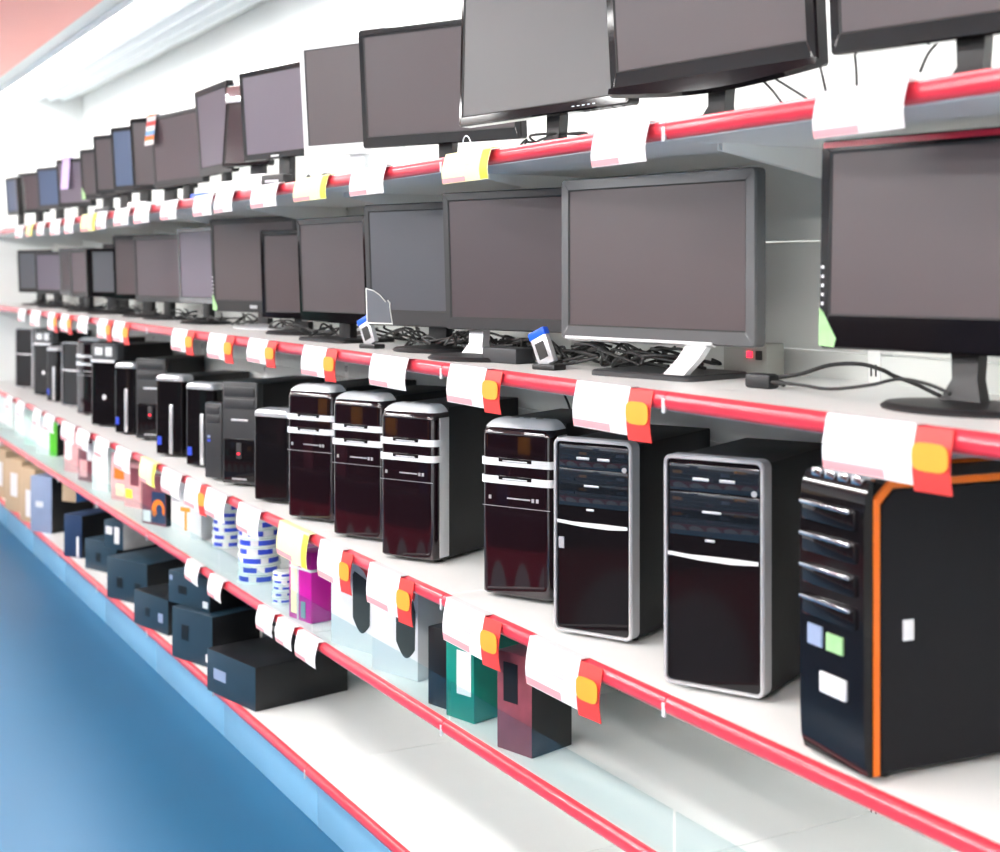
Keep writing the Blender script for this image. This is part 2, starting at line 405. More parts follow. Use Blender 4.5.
# ------------------------------------------------------------------ monitors
def monitor(label, xl, yt, yb, zs, xr=None, asp=1.55, yaw=16, Y=.12, bez='black', scr='mauve', bw=.017, chin=.024, r=.008,
            base='oval', tilt=None, sx=0.0, neck=None, extras=(), cat='monitor', group=None):
    X, t = atY(xl, Y)
    zb, zt = zat(yb, t), zat(yt, t)
    H = zt - zb; wd = asp * H
    q = R(yaw) if xr is None else max(R(-8), min(R(42), yaw_for(X, Y, wd, xr)))
    cx, cy = X + wd / 2 * math.cos(q), Y + wd / 2 * math.sin(q)
    zs = zs + UP
    gap = max(zb - zs, .02)
    root = thing('monitor', label, cat, (cx, cy, zs), q, group or 'monitors on the shelves')
    if tilt is None: tilt = -4 if zs > 1.6 else -2.5
    bm_ = {'black': GLOSS, 'matte': BLACK, 'grey': MIDGREY, 'white': WHITE_PL, 'dark': DARKGREY, 'silver': SILVER}[bez]
    dp = .028
    out = rrect(wd, H, r); inn = rrect_off(wd, H, .002, bw, bw, bw, chin)
    ins = rrect_off(wd, H, max(r - .003, .001), .003, .003, .003, .003)
    def L(pl, y): return [(x, y, z + gap) for x, z in pl]
    piv = (0, .01, gap + H * .5)
    m = MB().loft([L(out, dp), L(out, .004), L(ins, 0), L(inn, 0.0)], cap=(False, False))
    inn2 = rrect_off(wd, H, .002, bw + .003, bw + .003, bw + .003, chin + .003)
    m.loft([L(inn, 0.0), L(inn2, .0025), L(inn2, .008)], cap=(False, False), mi=1)  # black inner lip, coloured in as the shadow line round the screen
    bmesh.ops.remove_doubles(m.bm, verts=m.bm.verts, dist=1e-6)
    bz = m.rot('X', R(-tilt), piv).build('bezel', [bm_, SLOT_AND_SHADE], root)
    s = MB()
    iw, ih = wd - 2 * bw + .004, H - bw - chin + .004
    s.box(-iw / 2, iw / 2, .003, .008, gap + chin - .002, gap + H - bw + .002)
    s.rot('X', R(-tilt), piv).build('screen', SCR[scr], root)
    bk = MB()
    sm = [(x * .97, z * .97 + H * .015) for x, z in out]; sm2 = [(x * .8, z * .72 + H * .14) for x, z in out]; sm3 = [(x * .7, z * .6 + H * .2) for x, z in out]
    bk.loft([L(sm, dp - .002), L(sm, dp + .004), L(sm2, dp + .022), L(sm3, dp + .028)])
    bk.rot('X', R(-tilt), piv).build('back_cover', WHITE_PL if bez == 'white' else BLACK, root)
    by = .055
    nk = MB()
    nm = {'white': WHITE_PL, 'silver': SILVER}.get(bez, BLACK)
    if base == 'leg':
        nm = PEARL
        nk.loft([[(x, y, .006) for x, y in ((.055, -.035), (.105, -.035), (.105, -.018), (.055, -.018))],
                 [(x, y, gap * .6) for x, y in ((.075, -.012), (.125, -.012), (.125, .006), (.075, .006))],
                 [(x, y, gap + .03) for x, y in ((.085, .034), (.135, .034), (.135, .050), (.085, .050))]])
    elif base == 'flared':
        nk.loft([[(k * .035, by - .02 + y, .008) for k, y in ((-1, -.014), (1, -.014), (1, .014), (-1, .014))],
                 [(k * .020, by - .005 + y, gap * .5 + .004) for k, y in ((-1, -.012), (1, -.012), (1, .012), (-1, .012))],
                 [(k * .026, by + y, gap + .07) for k, y in ((-1, -.012), (1, -.012), (1, .012), (-1, .012))]])
    else:
        nk.box(-.032, .032, by - .012, by + .014, .006, gap + .09, .005)
    if neck: nm = SILVER
    if sx: bmesh.ops.translate(nk.bm, verts=nk.bm.verts, vec=(sx, 0, 0))
    nk.build('neck', nm, root)
    bs = MB()
    if base == 'rect' or base == 'leg':
        bs.loft([[(x, y + by - .10, z) for x, y in rrect(.26, .19, .025)] for z in (0.0, .008)] + [[(x * .97, (y - .095) * .97 + by - .005, .011) for x, y in rrect(.26, .19, .025)]])
        bmat = BLACK if base == 'rect' else DARKGREY
    else:
        bs.lathe([(.10, 0), (.118, 0.0), (.12, .004), (.112, .010), (.06, .014), (.03, .016)], n=32, c=(0, by - .01), sx=1.1, sy=.78)
        bmat = nm if base == 'oval' else BLACK
    if base == 'silver': bmat = SILVER
    if sx: bmesh.ops.translate(bs.bm, verts=bs.bm.verts, vec=(sx, 0, 0))
    bs.build('base', bmat, root)
    for ex in extras:
        if ex == 'green':          # leaf-shaped energy sticker in the lower left corner of the bezel
            pl = [(-wd / 2 + .003, .004), (-wd / 2 + .03, .002), (-wd / 2 + .034, .016), (-wd / 2 + .022, .035), (-wd / 2 + .010, .056), (-wd / 2 + .003, .062)]
            MB().prism([(x, z + gap) for x, z in pl], -.0015, .002).rot('X', R(-tilt), piv).build('sticker', [GREEN], root)
        elif ex == 'silver_top':
            MB().box(-wd / 2 + .004, wd / 2 - .004, -.006, .004, gap + H * .78, gap + H - .004, .004).rot('X', R(-tilt), piv).build('top_panel', CHROME, root)
        elif ex == 'dots':
            d = MB()
            for k in range(5): d.box(-wd / 2 + .006, -wd / 2 + .010, -.001, .001, gap + .066 + .014 * k, gap + .071 + .014 * k)
            d.rot('X', R(-tilt), piv).build('button_row', PEARL, root)
        elif ex == 'led':
            MB().box(wd * .23, wd * .23 + .008, -.0012, .001, gap + .003, gap + .009).rot('X', R(-tilt), piv).build('power_light', LED_BLUE, root)
        elif ex == 'badge':
            MB().box(-.022, .022, -.0012, .001, gap + chin * .35, gap + chin * .65).rot('X', R(-tilt), piv).build('badge', SILVER, root)
        elif ex == 'buttons':
            d = MB()
            for k in range(5): d.box(wd * .20 + .016 * k, wd * .20 + .016 * k + .007, -.0012, .001, gap + chin * .45, gap + chin * .52)
            d.rot('X', R(-tilt), piv).build('button_row', SILVER, root)
        elif ex == 'lip':           # pale lower lip
            MB().loft([[(-wd * .47, -.002, gap + .006), (-wd * .47, -.002, gap + .001), (-wd * .47, .01, gap - .004), (-wd * .47, .012, gap + .003)],
                       [(wd * .3, -.002, gap + .006), (wd * .3, -.002, gap + .001), (wd * .3, .01, gap - .004), (wd * .3, .012, gap + .003)]]).rot('X', R(-tilt), piv).build('lower_lip', PEARL, root)
        elif ex == 'hood':          # deep glossy lower chin that curves forward
            pl = [(-wd / 2, 0), (wd / 2, 0)]
            lp = []
            for k in range(13):
                x = -wd / 2 + wd * k / 12; dz = -.016 * math.sin(math.pi * k / 12)
                lp.append([(x, -.003, gap + chin * .35), (x, -.006, gap + dz + .004), (x, .004, gap + dz - .003), (x, .02, gap + .004)])
            MB().loft(lp).rot('X', R(-tilt), piv).build('chin_trim', GLOSS, root)
        elif ex == 'topstrip':
            MB().box(-wd / 2 + .006, wd * .2, -.001, .002, gap + H - .012, gap + H - .003).rot('X', R(-tilt), piv).build('top_strip', mat('red glossy strip', rgb(175, 40, 60), .2), root)
        elif ex == 'filmsticker':
            def P(u, v): return (-wd / 2 + u * .095, gap + v * .095 + .004)
            o_ = [P(0, 0), P(1.02, 0), P(.98, .22), P(.93, .45), P(.94, .58), P(.86, .66), P(.78, .60), P(.55, .80), P(.30, .92), P(0, .98)]
            cxm = sum(p[0] for p in o_) / len(o_); czm = sum(p[1] for p in o_) / len(o_)
            i_ = [(cxm + (x - cxm) * .93, czm + (z - czm) * .93) for x, z in o_]
            st = MB().prism(o_, -.0008, .001).rot('X', R(-tilt), piv).build('sticker', mat('pale sticker edge', (.75, .77, .72), .5), root)
            MB().prism(i_, -.0013, .0).rot('X', R(-tilt), piv).build('sticker_face', mat('grey sticker film', rgb(96, 100, 106), .3), st)
    return dict(root=root, zs=zs, stand=(cx - by * math.sin(q) + sx * math.cos(q), cy + by * math.cos(q) + sx * math.sin(q)), c=(cx, cy), q=q, w=wd, H=H, zb=zb, zt=zt, X=X, Y=Y)

MT = []
def top(*a, **k): MT.append(monitor(*a, **k, )); return MT[-1]
GT, GM = 'monitors on the top shelf', 'monitors on the middle shelf'
ZT, ZM = Z_TOP, Z_MID
top('blue-tinted small monitor at the far left end of the top shelf', 6, 178, 216, ZT, yaw=8, Y=.035, scr='blue', asp=.95, group=GT)
top('dark grey monitor second from the far left end of the top shelf', 18, 173.5, 214, ZT, yaw=20, Y=.16, scr='plum', asp=1.25, group=GT)
top('blue-tinted monitor third from the far left end of the top shelf', 37, 168, 210, ZT, yaw=20, scr='blue', asp=1.25, bez='dark', group=GT)
t4 = top('lilac-grey monitor with a lilac slip over its top, top shelf', 57, 160, 208, ZT, yaw=20, scr='lilac', asp=1.25, group=GT)
top('mauve monitor with a green corner sticker at the far end, top shelf', 80.6, 150, 200, ZT, yaw=20, scr='mauve', asp=1.25, extras=('green',), group=GT)
top('mauve-grey narrow monitor just left of the large blue-tinted one, top shelf', 94, 136, 195, ZT, yaw=24, scr='mauve', asp=1.2, group=GT)
top('largest blue-tinted monitor on the top shelf', 111.6, 128, 192, ZT, yaw=22, scr='blue', asp=1.22, group=GT)
top('mauve monitor between the large blue-tinted one and the swing-tagged one', 131, 119, 191, ZT, yaw=26, scr='mauve', asp=1.22, group=GT)
t9 = top('wide plum monitor with a colourful swing tag on its corner, top shelf', 152, 117, 188, ZT, xr=200, scr='plum', asp=1.62, bez='matte', Y=.15, group=GT)
top('lilac-grey monitor right of the swing-tagged one, with a dark top bezel', 197, 92, 178, ZT, xr=229, Y=.20, scr='lilac', asp=1.2, chin=.035, bw=.022, group=GT)
top('dark maroon monitor half hidden between two lilac-grey ones, top shelf', 224, 86, 168, ZT, yaw=26, scr='maroon', asp=.8, tilt=5, bez='black', bw=.012, chin=.012, Y=.15, extras=('silver_top',), group=GT)
top('lilac-grey monitor just left of the white-framed monitor, top shelf', 241, 73, 162, ZT, xr=306, scr='lilac', asp=1.3, Y=.09, chin=.02, extras=('badge',), group=GT)
top('white-framed monitor on the top shelf', 301, 44, 157, ZT, yaw=24, scr='mauve', asp=1.12, bez='white', bw=.022, chin=.032, Y=.12, base='oval', group=GT)
top('wide mauve-grey monitor right of the white-framed one, top shelf', 360, 31, 148.5, ZT, xr=518, scr='mauve', asp=1.62, chin=.028, Y=.07, base='flared', group=GT)
top('light grey monitor with a thin silver edge, top shelf', 460, -26, 127.5, ZT, tilt=1.5, xr=630, scr='grey', asp=1.62, chin=.02, bw=.011, bez='black', Y=.08, extras=('buttons',), base='flared', group=GT)
top('large monitor with a deep curved glossy chin and blue light, top shelf', 606, -66, 96, ZT, xr=812, scr='mauve', asp=1.62, chin=.042, bw=.020, Y=.08, extras=('hood', 'led', 'lip'), base='flared', group=GT)
top('monitor at the near right end of the top shelf, cut by the frame', 826, -140, 55, ZT, yaw=14, scr='mauve', asp=1.45, chin=.03, bw=.018, Y=.08, base='flared', group=GT)

top('small slate monitor at the far left end of the middle shelf', 17.6, 250, 292.5, ZM, yaw=24, scr='slate', asp=1.25, group=GM)
top('lilac monitor second from the far left end of the middle shelf', 35, 251.6, 294, ZM, yaw=20, scr='lilac', asp=1.25, group=GM)
top('pale-edged grey monitor third from the far left end, middle shelf', 59, 248, 295, ZM, yaw=26, scr='mauve', asp=1.1, bez='grey', Y=.16, group=GM)
top('plum monitor fourth from the far left end of the middle shelf', 70, 249, 297, ZM, yaw=10, scr='plum', asp=.9, group=GM)
top('slate narrow monitor fifth from the far left end, middle shelf', 90, 248, 297, ZM, yaw=28, scr='slate', asp=.85, group=GM)
top('mostly hidden grey monitor sixth from the far left, middle shelf', 103, 244, 299, ZM, yaw=30, scr='mauve', asp=.6, bez='dark', Y=.25, group=GM)
top('rose-grey tall monitor overlapped by the wide plum one, middle shelf', 113, 235, 299.5, ZM, yaw=26, scr='rose', asp=1.22, group=GM)
top('wide plum monitor in the far half of the middle shelf', 134, 236, 301.5, ZM, xr=182, scr='plum', asp=1.55, bez='matte', Y=.14, group=GM)
top('mauve monitor with a grey bezel between the wide plum and green-stickered ones', 178, 228.4, 303, ZM, xr=214, scr='lilac', asp=1.15, Y=.17, bez='grey', group=GM)
top('rose-grey monitor with green corner sticker and silver base, middle shelf', 211, 219.4, 311, ZM, xr=296, scr='rose', asp=1.6, chin=.04, bez='matte', Y=.16, base='silver', extras=('green', 'badge', 'dots'), group=GM)
top('small rose-brown monitor in front of the green-stickered one, middle shelf', 260.5, 230, 318, ZM, yaw=28, scr='rose', asp=.95, Y=.13, chin=.02, group=GM)
top('plum-grey glossy monitor left of the film-stickered one, middle shelf', 298, 219, 321, ZM, xr=366, scr='mauve', asp=1.3, chin=.03, Y=.11, base='rect', group=GM)
top('slate-grey monitor with a pale-edged sticker in its lower corner', 365, 205, 325, ZM, yaw=20, Y=.07, scr='slate', asp=1.4, chin=.038, bez='dark', extras=('filmsticker',), base='oval', group=GM)
top('mauve-grey monitor with matte dark bezel left of the large silver-legged one', 443.5, 193, 329, ZM, yaw=21, scr='mauve', asp=1.25, Y=.06, chin=.026, bez='dark', base='flared', sx=-.13, neck='silver', group=GM)
m15 = top('large grey-framed monitor on a silver leg in the middle shelf', 560.5, 180, 338, ZM, xr=756, scr='rose', asp=1.54, chin=.026, bw=.022, tilt=0, bez='grey', r=.010, Y=.11, base='leg', extras=('lip',), group=GM)
m16 = top('monitor at the near right of the middle shelf with green corner sticker', 819, 141, 348, ZM, yaw=13, tilt=1.5, scr='rose', asp=1.4, chin=.05, bw=.018, Y=.10, base='flared', extras=('green', 'dots', 'topstrip', 'led'), group=GM)

# slips and swing tags hanging on monitors
def hung_slip(mon, u, wd, ht, mats, name, label, cat):
    """a bent sheet folded over the top edge of a monitor"""
    q = mon['q']; x = mon['X'] + mon['w'] * u * math.cos(q); y = mon['Y'] + mon['w'] * u * math.sin(q)
    t = R(0)
    yo = -math.sin(R(4)) * mon['H'] / 2 - .008
    m = MB(); n = 6
    pts = [(-.006 + .002 * k % 2 - ht * math.sin(t) * (1 - k / n), -ht + ht * k / n) for k in range(n + 1)] + [(.0, .006), (.016, .009), (.038, .002), (.040, -.03)]
    lp = [[(sx * wd / 2 + (.01 * (i / 4) if sx > 0 else 0), p[0] + off, p[1]) for i, p in enumerate(pts)] for sx in (-1, 1) for off in ()]
    for i, (a, b) in enumerate(zip(pts[:-1], pts[1:])):
        lo = [(-wd / 2, a[0], a[1]), (wd / 2, a[0], a[1]), (wd / 2, a[0] + .0012, a[1] + .0004), (-wd / 2, a[0] + .0012, a[1] + .0004)]
        hi = [(-wd / 2, b[0], b[1]), (wd / 2, b[0], b[1]), (wd / 2, b[0] + .0012, b[1] + .0004), (-wd / 2, b[0] + .0012, b[1] + .0004)]
        m.loft([lo, hi], mi=i % len(mats))
    o = m.build(name, mats, None, (x - yo * math.sin(q), y + yo * math.cos(q) - .002, mon['zt'] - .001), q)
    return tag(o, label, cat)
hung_slip(t4, .35, .07, .16, [LILAC], 'paper_slip', 'lilac paper slip hanging over the top of a far monitor', 'paper slip')
hung_slip(t9, .06, .09, .12, [PAPER, ORANGE_PR, mat('sky print', rgb(110, 160, 210), .5), PAPER, RED_PR], 'swing_tag', 'colourful swing tag hooked on the top corner of the wide plum monitor', 'tag')

# ------------------------------------------------------------------ computer towers
def tower(label, xl, yb, yt, kind, w2h=.46, dep=.40, yaw=28, xr=None, name='computer_tower', H=None, **k):
    X, Y, t = atZ(xl, yb, Z_PC + UP)
    H = H or (yb - yt) * t / F
    wd = w2h * H
    q = R(yaw) if xr is None else max(R(-5), min(R(45), yaw_for(X, Y, wd, xr)))
    root = thing(name, label, 'computer', (X + wd / 2 * math.cos(q), Y + wd / 2 * math.sin(q), Z_PC + UP), q, 'computer towers on the shelf')
    h = wd / 2
    dep = min(dep, (.438 - Y - wd * math.sin(q)) / math.cos(q))
    ft = MB()
    for sx in (-1, 1):
        for y in (.05, dep - .06): ft.lathe([(.011, 0), (.012, .002), (.012, .0085)], 12, c=(sx * (h - .025), y))
    ft.build('feet', BLACK, root)
    kind(root, wd, H, dep, **k)
    return root

def plan(wd, d, r, inset=0.0, n=5):
    """plan outline, rounded front corners: x, y"""
    h = wd / 2 - inset; y0 = inset
    pts = [(h, d)]
    pts += [(-h, d)]
    pts += [(-h + r - r * math.cos(R(90 * k / n)), y0 + r - r * math.sin(R(90 * k / n))) for k in range(n + 1)]
    pts += [(h - r + r * math.sin(R(90 * k / n)), y0 + r - r * math.cos(R(90 * k / n))) for k in range(n + 1)]
    return pts

def body(root, wd, H, dep, y0=.04, m=BLACK_STEEL, inset=.002, drop=.006, vents=True):
    h = wd / 2 - inset
    b = MB().box(-h, h, y0, dep, .008, H - drop, .003)
    o = b.build('case', m, root)
    if vents:
        v = MB()
        for k in range(7):
            z = H * .30 + .012 * k
            v.box(h - .0005, h + .0006, dep * .62, dep * .62 + .07, z, z + .004)
        v.build('vent', SLOT_AND_SHADE, o)
    return o

def crowned(root, wd, H, dep, front=GLOSS_PLUM, trim=True):
    """glossy tower, silver crown, two silver drive strips"""
    h = wd / 2; fd = .062; rd = .036; zc = H - rd
    body(root, wd, H, dep, fd)
    P = lambda z, i=0.0: [(x, y, z) for x, y in plan(wd, fd, .02, i)]
    dome = lambda q, o=0.0: P(zc + (rd + o) * math.sin(R(q)), rd * .92 * (1 - math.cos(R(q))) - o)
    MB().loft([P(.010, .003), P(.014), P(zc)] + [dome(q) for q in (12, 24, 36, 48)]).build('front_panel', front, root)
    cr = MB().loft([dome(q, .0012) for q in (30, 36, 44, 54, 64, 74, 84)])
    c = cr.build('crown', PEARL, root)
    ic = MB()
    for k in (-1, 0, 1): ic.box(k * wd * .17 - .008, k * wd * .17 + .008, .044, .050, H + .0004, H + .0020)
    ic.build('port_covers', DARKGREY, c)
    for f_ in (.235, .335):
        z = H * (1 - f_)
        st = MB().loft([[(x, y, zz) for x, y in plan(wd, .028, .02, -.003)] for zz in (z - .008, z + .008)])
        s_ = st.build('drive_strip', PEARL, root)
        MB().box(-wd * .23, wd * .23, -.0042, .0, z + .0005, z + .0095, .001).build('notch', GLOSS, s_)
        MB().box(-wd * .17, wd * .17, -.005, -.002, z + .0015, z + .0045, .0006).build('button', SILVER, s_)  # thin bright bar modelled as the silver highlight on the strip
    pt = MB()
    z = H * .565
    for x in (-wd * .36, wd * .24, wd * .30): pt.box(x - .003, x + .003, -.0015, .001, z - .004, z + .004)
    pt.box(-wd * .12, wd * .2, -.001, .001, z - .001, z + .002)
    pt.box(-wd * .47, wd * .47, -.0006, .001, z - .019, z - .018)
    pt.build('ports', SILVER, root)
    if trim:
        for sx in (-1, 1):
            MB().box(sx * (h - .001) - .002, sx * (h - .001) + .002, .022, .061, .014, zc + .006, .001).build('side_trim', SILVER, root)

def framed(root, wd, H, dep, line=.57, lower=GLOSS_PLUM, simple=False, sticker=False):
    """glossy panel in a rounded silver frame"""
    body(root, wd, H, dep, .03, inset=.004, drop=.006)
    out = rrect(wd, H - .008, .014); ins = rrect_off(wd, H - .008, .012, .0025, .0025, .0025, .0025); inn = rrect_off(wd, H - .008, .009, .0062, .0062, .0062, .0062)
    L = lambda pl, y: [(x, y, z + .008) for x, z in pl]
    MB().loft([L(out, .032), L(out, .003), L(ins, 0), L(inn, 0), L(inn, .012)], cap=(False, False)).build('frame', SATIN, root)
    z = H * line; hw = wd / 2 - .006
    bk = MB().box(-hw, hw, .006, .028, .013, H - .006).build('front_panel', GLOSS, root)
    m = MB().loft([[(-hw + .001, .004, zz), (-hw * .3, .0035, zz - .004), (hw * .4, .0035, zz - .005), (hw - .006, .004, zz - .002), (hw - .006, .010, zz - .002), (-hw + .001, .010, zz)] for zz in (z, z + .006)])
    m.build('cross_strip', PEARL, root)
    if not simple:
        for k, (zz, x0, x1) in enumerate(((.895, -.45, -.1), (.895, .12, .45), (.76, -.24, .16), (.64, -.18, .02), (.50, -.1, .1))):
            if zz > line: MB().box(hw * x0, hw * x1, .004, .007, H * zz, H * zz + (.005 if k < 2 else .004), .0006).build('drive_button', SILVER, root)
        for zz in (.85, .73, .66):
            MB().box(-hw + .004, hw - .004, .0045, .0062, H * zz, H * zz + .045, .001).build('drive_bay', mat('smoky bay gloss', (.012, .016, .022), .06, coat=.5), root)
        MB().lathe([(.0, 0), (.005, 0), (.005, .002), (.0, .002)], 10, c=(0, 0)).rot('X', R(90)).build('power_button', SILVER, root, (hw * .85, .005, H * .86))
    if sticker: MB().box(-hw + .004, -hw + .016, .0045, .0062, H * .44, H * .44 + .022).build('label_sticker', SATIN, root)

def ribbed(root, wd, H, dep, strip=True, cap=True):
    """slim glossy tower with a silver crown and upright silver strip"""
    fd = .04
    body(root, wd, H, dep, fd)
    P = lambda z, i=0.0: [(x, y, z) for x, y in plan(wd, fd, .014, i)]
    MB().loft([P(.009, .002), P(.012), P(H - .024)]).build('front_panel', GLOSS, root)
    loops = [[(x, y, z) for x, y in plan(wd, fd + .02, .016, i)] for i, z in ((-.001, H - .0235), (-.001, H - .012), (.004, H - .004), (.014, H))]
    MB().loft(loops).build('crown', SILVER if cap else DARKGREY, root)
    if strip:
        MB().box(wd * .06, wd * .06 + .017, -.005, .004, .012, H * .64, .003).build('upright_strip', SILVER, root)
    if strip: MB().box(-wd * .40, -wd * .25, -.001, .002, H * .14, H * .24).build('label_sticker', [BLUE_PR], root)

def plain(root, wd, H, dep, m=DARKGREY, lower=True, badge=True):
    """matte office tower with drive doors and a glossy lower front"""
    fd = .035
    body(root, wd, H, dep, fd)
    MB().box(-wd / 2, wd / 2, 0, fd, .009, H, .006).build('front_panel', m, root)
    hw = wd / 2 - .010
    b = MB()
    b.box(-hw, hw, -.003, .002, H * .86, H * .95, .0015); b.box(-hw, hw, -.003, .002, H * .745, H * .835, .0015)
    b.build('drive_bay', m, root)
    if badge:
        MB().box(-hw * .55, hw * .55, -.001, .002, H * .625, H * .645, .0006).build('badge', SILVER, root)
    if lower:
        lo = MB().box(-hw, hw, -.0025, .002, .02, H * .46, .002).build('lower_panel', GLOSS, root)
        MB().box(-.010, .010, -.0045, -.001, H * .27, H * .42, .0015).build('port_strip', DARKGREY, lo)
        MB().box(-.005, .005, -.0055, -.003, H * .31, H * .325, .0006).build('power_light', LED_RED, lo)
        MB().box(-hw * .45, hw * .5, -.0032, -.001, H * .07, H * .085).build('badge', SILVER, lo)
    for k in range(2):
        MB().box(-hw * .85, -hw * .4, -.001, .002, H * (.50 + .05 * k) + .0, H * (.53 + .05 * k)).build('label_sticker', [STEEL_BOX if k else BLUE_PR], root) if not lower else None

def panelled(root, wd, H, dep):
    """glossy tower with a grey control panel at the top"""
    fd = .045
    body(root, wd, H, dep, fd)
    P = lambda z, i=0.0: [(x, y, z) for x, y in plan(wd, fd, .018, i)]
    MB().loft([P(.009, .002), P(.012), P(H * .80)]).build('front_panel', GLOSS, root)
    MB().loft([P(H * .805), P(H * .98), P(H, .006)]).build('control_panel', MIDGREY, root)
    d = MB()
    d.box(-wd * .30, -wd * .02, -.002, .002, H * .86, H * .95, .001); d.box(wd * .1, wd * .34, -.002, .002, H * .85, H * .96, .001)
    d.build('card_slots', PEARL, root)
    MB().box(-wd * .45, wd * .45, -.004, .002, H * .775, H * .805, .001).build('drive_strip', PEARL, root)
    s = MB()
    s.lathe([(.0, -.002), (.012, -.002), (.012, .002), (.0, .002)], 14)
    s.rot('X', R(90)).build('round_sticker', PEARL, root, (.01, .0, H * .36))

def gaming(root, wd, H, dep):
    """deep case: orange seam round a black side panel, stepped chrome drive bays"""
    fd = .016; h = wd / 2
    # front shell with chamfered top
    prof = [(0.008, .009), (.002, .03), (0, .08), (0, H - .05), (.003, H - .022), (.010, H - .004), (fd, H), (fd, .009)]
    MB().loft([[(x, y, z) for y, z in prof] for x in (-h, h)]).build('front_panel', GLOSS, root)
    oc = [(fd - .012, .010), (fd - .012, H - .045), (fd + .024, H - .004), (dep, H - .004), (dep, .010)]
    MB().loft([[(x, y, z) for y, z in [(fd - .001, .010), (fd - .001, H - .030), (fd + .026, H - .008), (dep, H - .008), (dep, .010)]] for x in (-h + .004, h - .004)]).build('case', BLACK_STEEL, root)
    # orange seam on both sides
    for sx in (-1, 1):
        outp = [(fd, .010), (fd, H - .028), (fd + .028, H - .002), (dep, H - .002), (dep, H - .012), (fd + .032, H - .012), (fd + .010, H - .033), (fd + .010, .010)]
        MB().loft([[(sx * (h - .006), y, z) for y, z in outp], [(sx * (h + .002), y, z) for y, z in outp]]).build('orange_seam', ORANGE, root)
        pan = [(fd + .014, .014), (fd + .014, H - .035), (fd + .034, H - .016), (dep - .004, H - .016), (dep - .004, .014)]
        pn = MB().loft([[(sx * (h - .004), y, z) for y, z in pan], [(sx * (h + .0005), y, z) for y, z in pan]]).build('side_panel', mat('blue black steel', (.006, .006, .008), .55, spec=.25, var=.1), root)
        MB().box(sx * h - .004 if sx < 0 else h - .0, sx * h + .0 if sx < 0 else h + .004, fd + .05, fd + .068, H * .46, H * .53, .001).build('latch', PEARL, pn)
    for k, zz in enumerate((.90, .79, .68, .57)):
        b = MB().box(-h * .86, h * .80, -.006, .003, H * zz - .030, H * zz, .004).build('drive_bay', GLOSS, root)
        MB().box(-h * .86, h * .70, -.010, -.005, H * zz - .006, H * zz - .001, .001).build('bay_trim', CHROME, b)
    s = MB().box(-h * .7, -h * .25, -.003, .001, H * .40, H * .47).build('label_sticker', [STEEL_BOX], root)
    MB().box(-h * .1, h * .4, -.003, .001, H * .40, H * .46).build('label_sticker', [GREEN], root)
    MB().box(-h * .3, h * .5, -.004, .001, H * .25, H * .32, .001).build('badge', PEARL, root)
    tp = MB()
    for k in range(4): tp.box(-h * .8 + k * h * .42, -h * .48 + k * h * .42, .008, .034, H - .010, H + .004, .003)
    tp.build('top_buttons', CHROME, root)

tower('black silver-framed tower at the far left end of the computer row', 15, 388, 328, framed, .44, .38, simple=True)
tower('tower with grey control panel second from the far left', 33, 395.5, 330, panelled, .44, .38)
tower('slim tower with upright silver strip, third from far left', 46, 402, 346, ribbed, .34, .36)
tower('silver-framed glossy tower just left of the far white-crowned one', 61, 407, 342, framed, .42, .36, simple=True)
tower('white-crowned tower with two silver strips among the far small towers', 75.5, 415, 337, crowned, .44, .38)
tower('tower with grey control panel and round sticker, right of far white-crowned tower', 90, 426, 343, panelled, .46, .40)
tower('slim strip-fronted tower left of the charcoal tower at the far end', 114, 434, 362, ribbed, .40, .36)
tower('charcoal matte deep tower behind two silver-stripped slim ones', 135.6, 440.5, 358, plain, .40, .46, xr=166, badge=True)
tower('silver-capped slim tower with upright strip, right of the far charcoal tower', 155, 455.5, 374, ribbed, .46, .38)
tower('silver-capped slim tower with upright strip, beside the narrow charcoal box', 185, 466.5, 382, ribbed, .46, .38)
tower('narrow low charcoal computer box squeezed left of the tall charcoal tower', 204.5, 480, 402, plain, .30, .34, lower=False, badge=False)
tower('tall charcoal tower with drive doors and glossy lower front', 222, 485.5, 381, plain, .42, .45, xr=257)
tower('short glossy black tower left of the three white-crowned towers', 253, 501.5, 408, ribbed, .50, .38, strip=False, cap=True)
tower('leftmost of the three close white-crowned glossy towers', 286, 519, 384, crowned, .45, .42)
tower('middle of the three close white-crowned glossy towers', 331, 537, 392, crowned, .45, .42)
tower('rightmost of three close white-crowned towers, its silver side trim showing', 379, 558, 403, crowned, .44, .42)
h4 = tower('white-crowned glossy tower standing apart, overlapped by a silver-framed tower', 480.5, 596, 418, crowned, .47, .42)
tower('silver-framed glossy tower in front, left of the other framed one', 553, 634, 437, framed, .45, .36, sticker=True)
tower('silver-framed glossy tower at right, beside the orange-trimmed case', 663, 687, 453.5, framed, .46, .34)
tower('black deep computer case with orange trim at the right end', 800, 752, 468, gaming, .35, .50, xr=862)

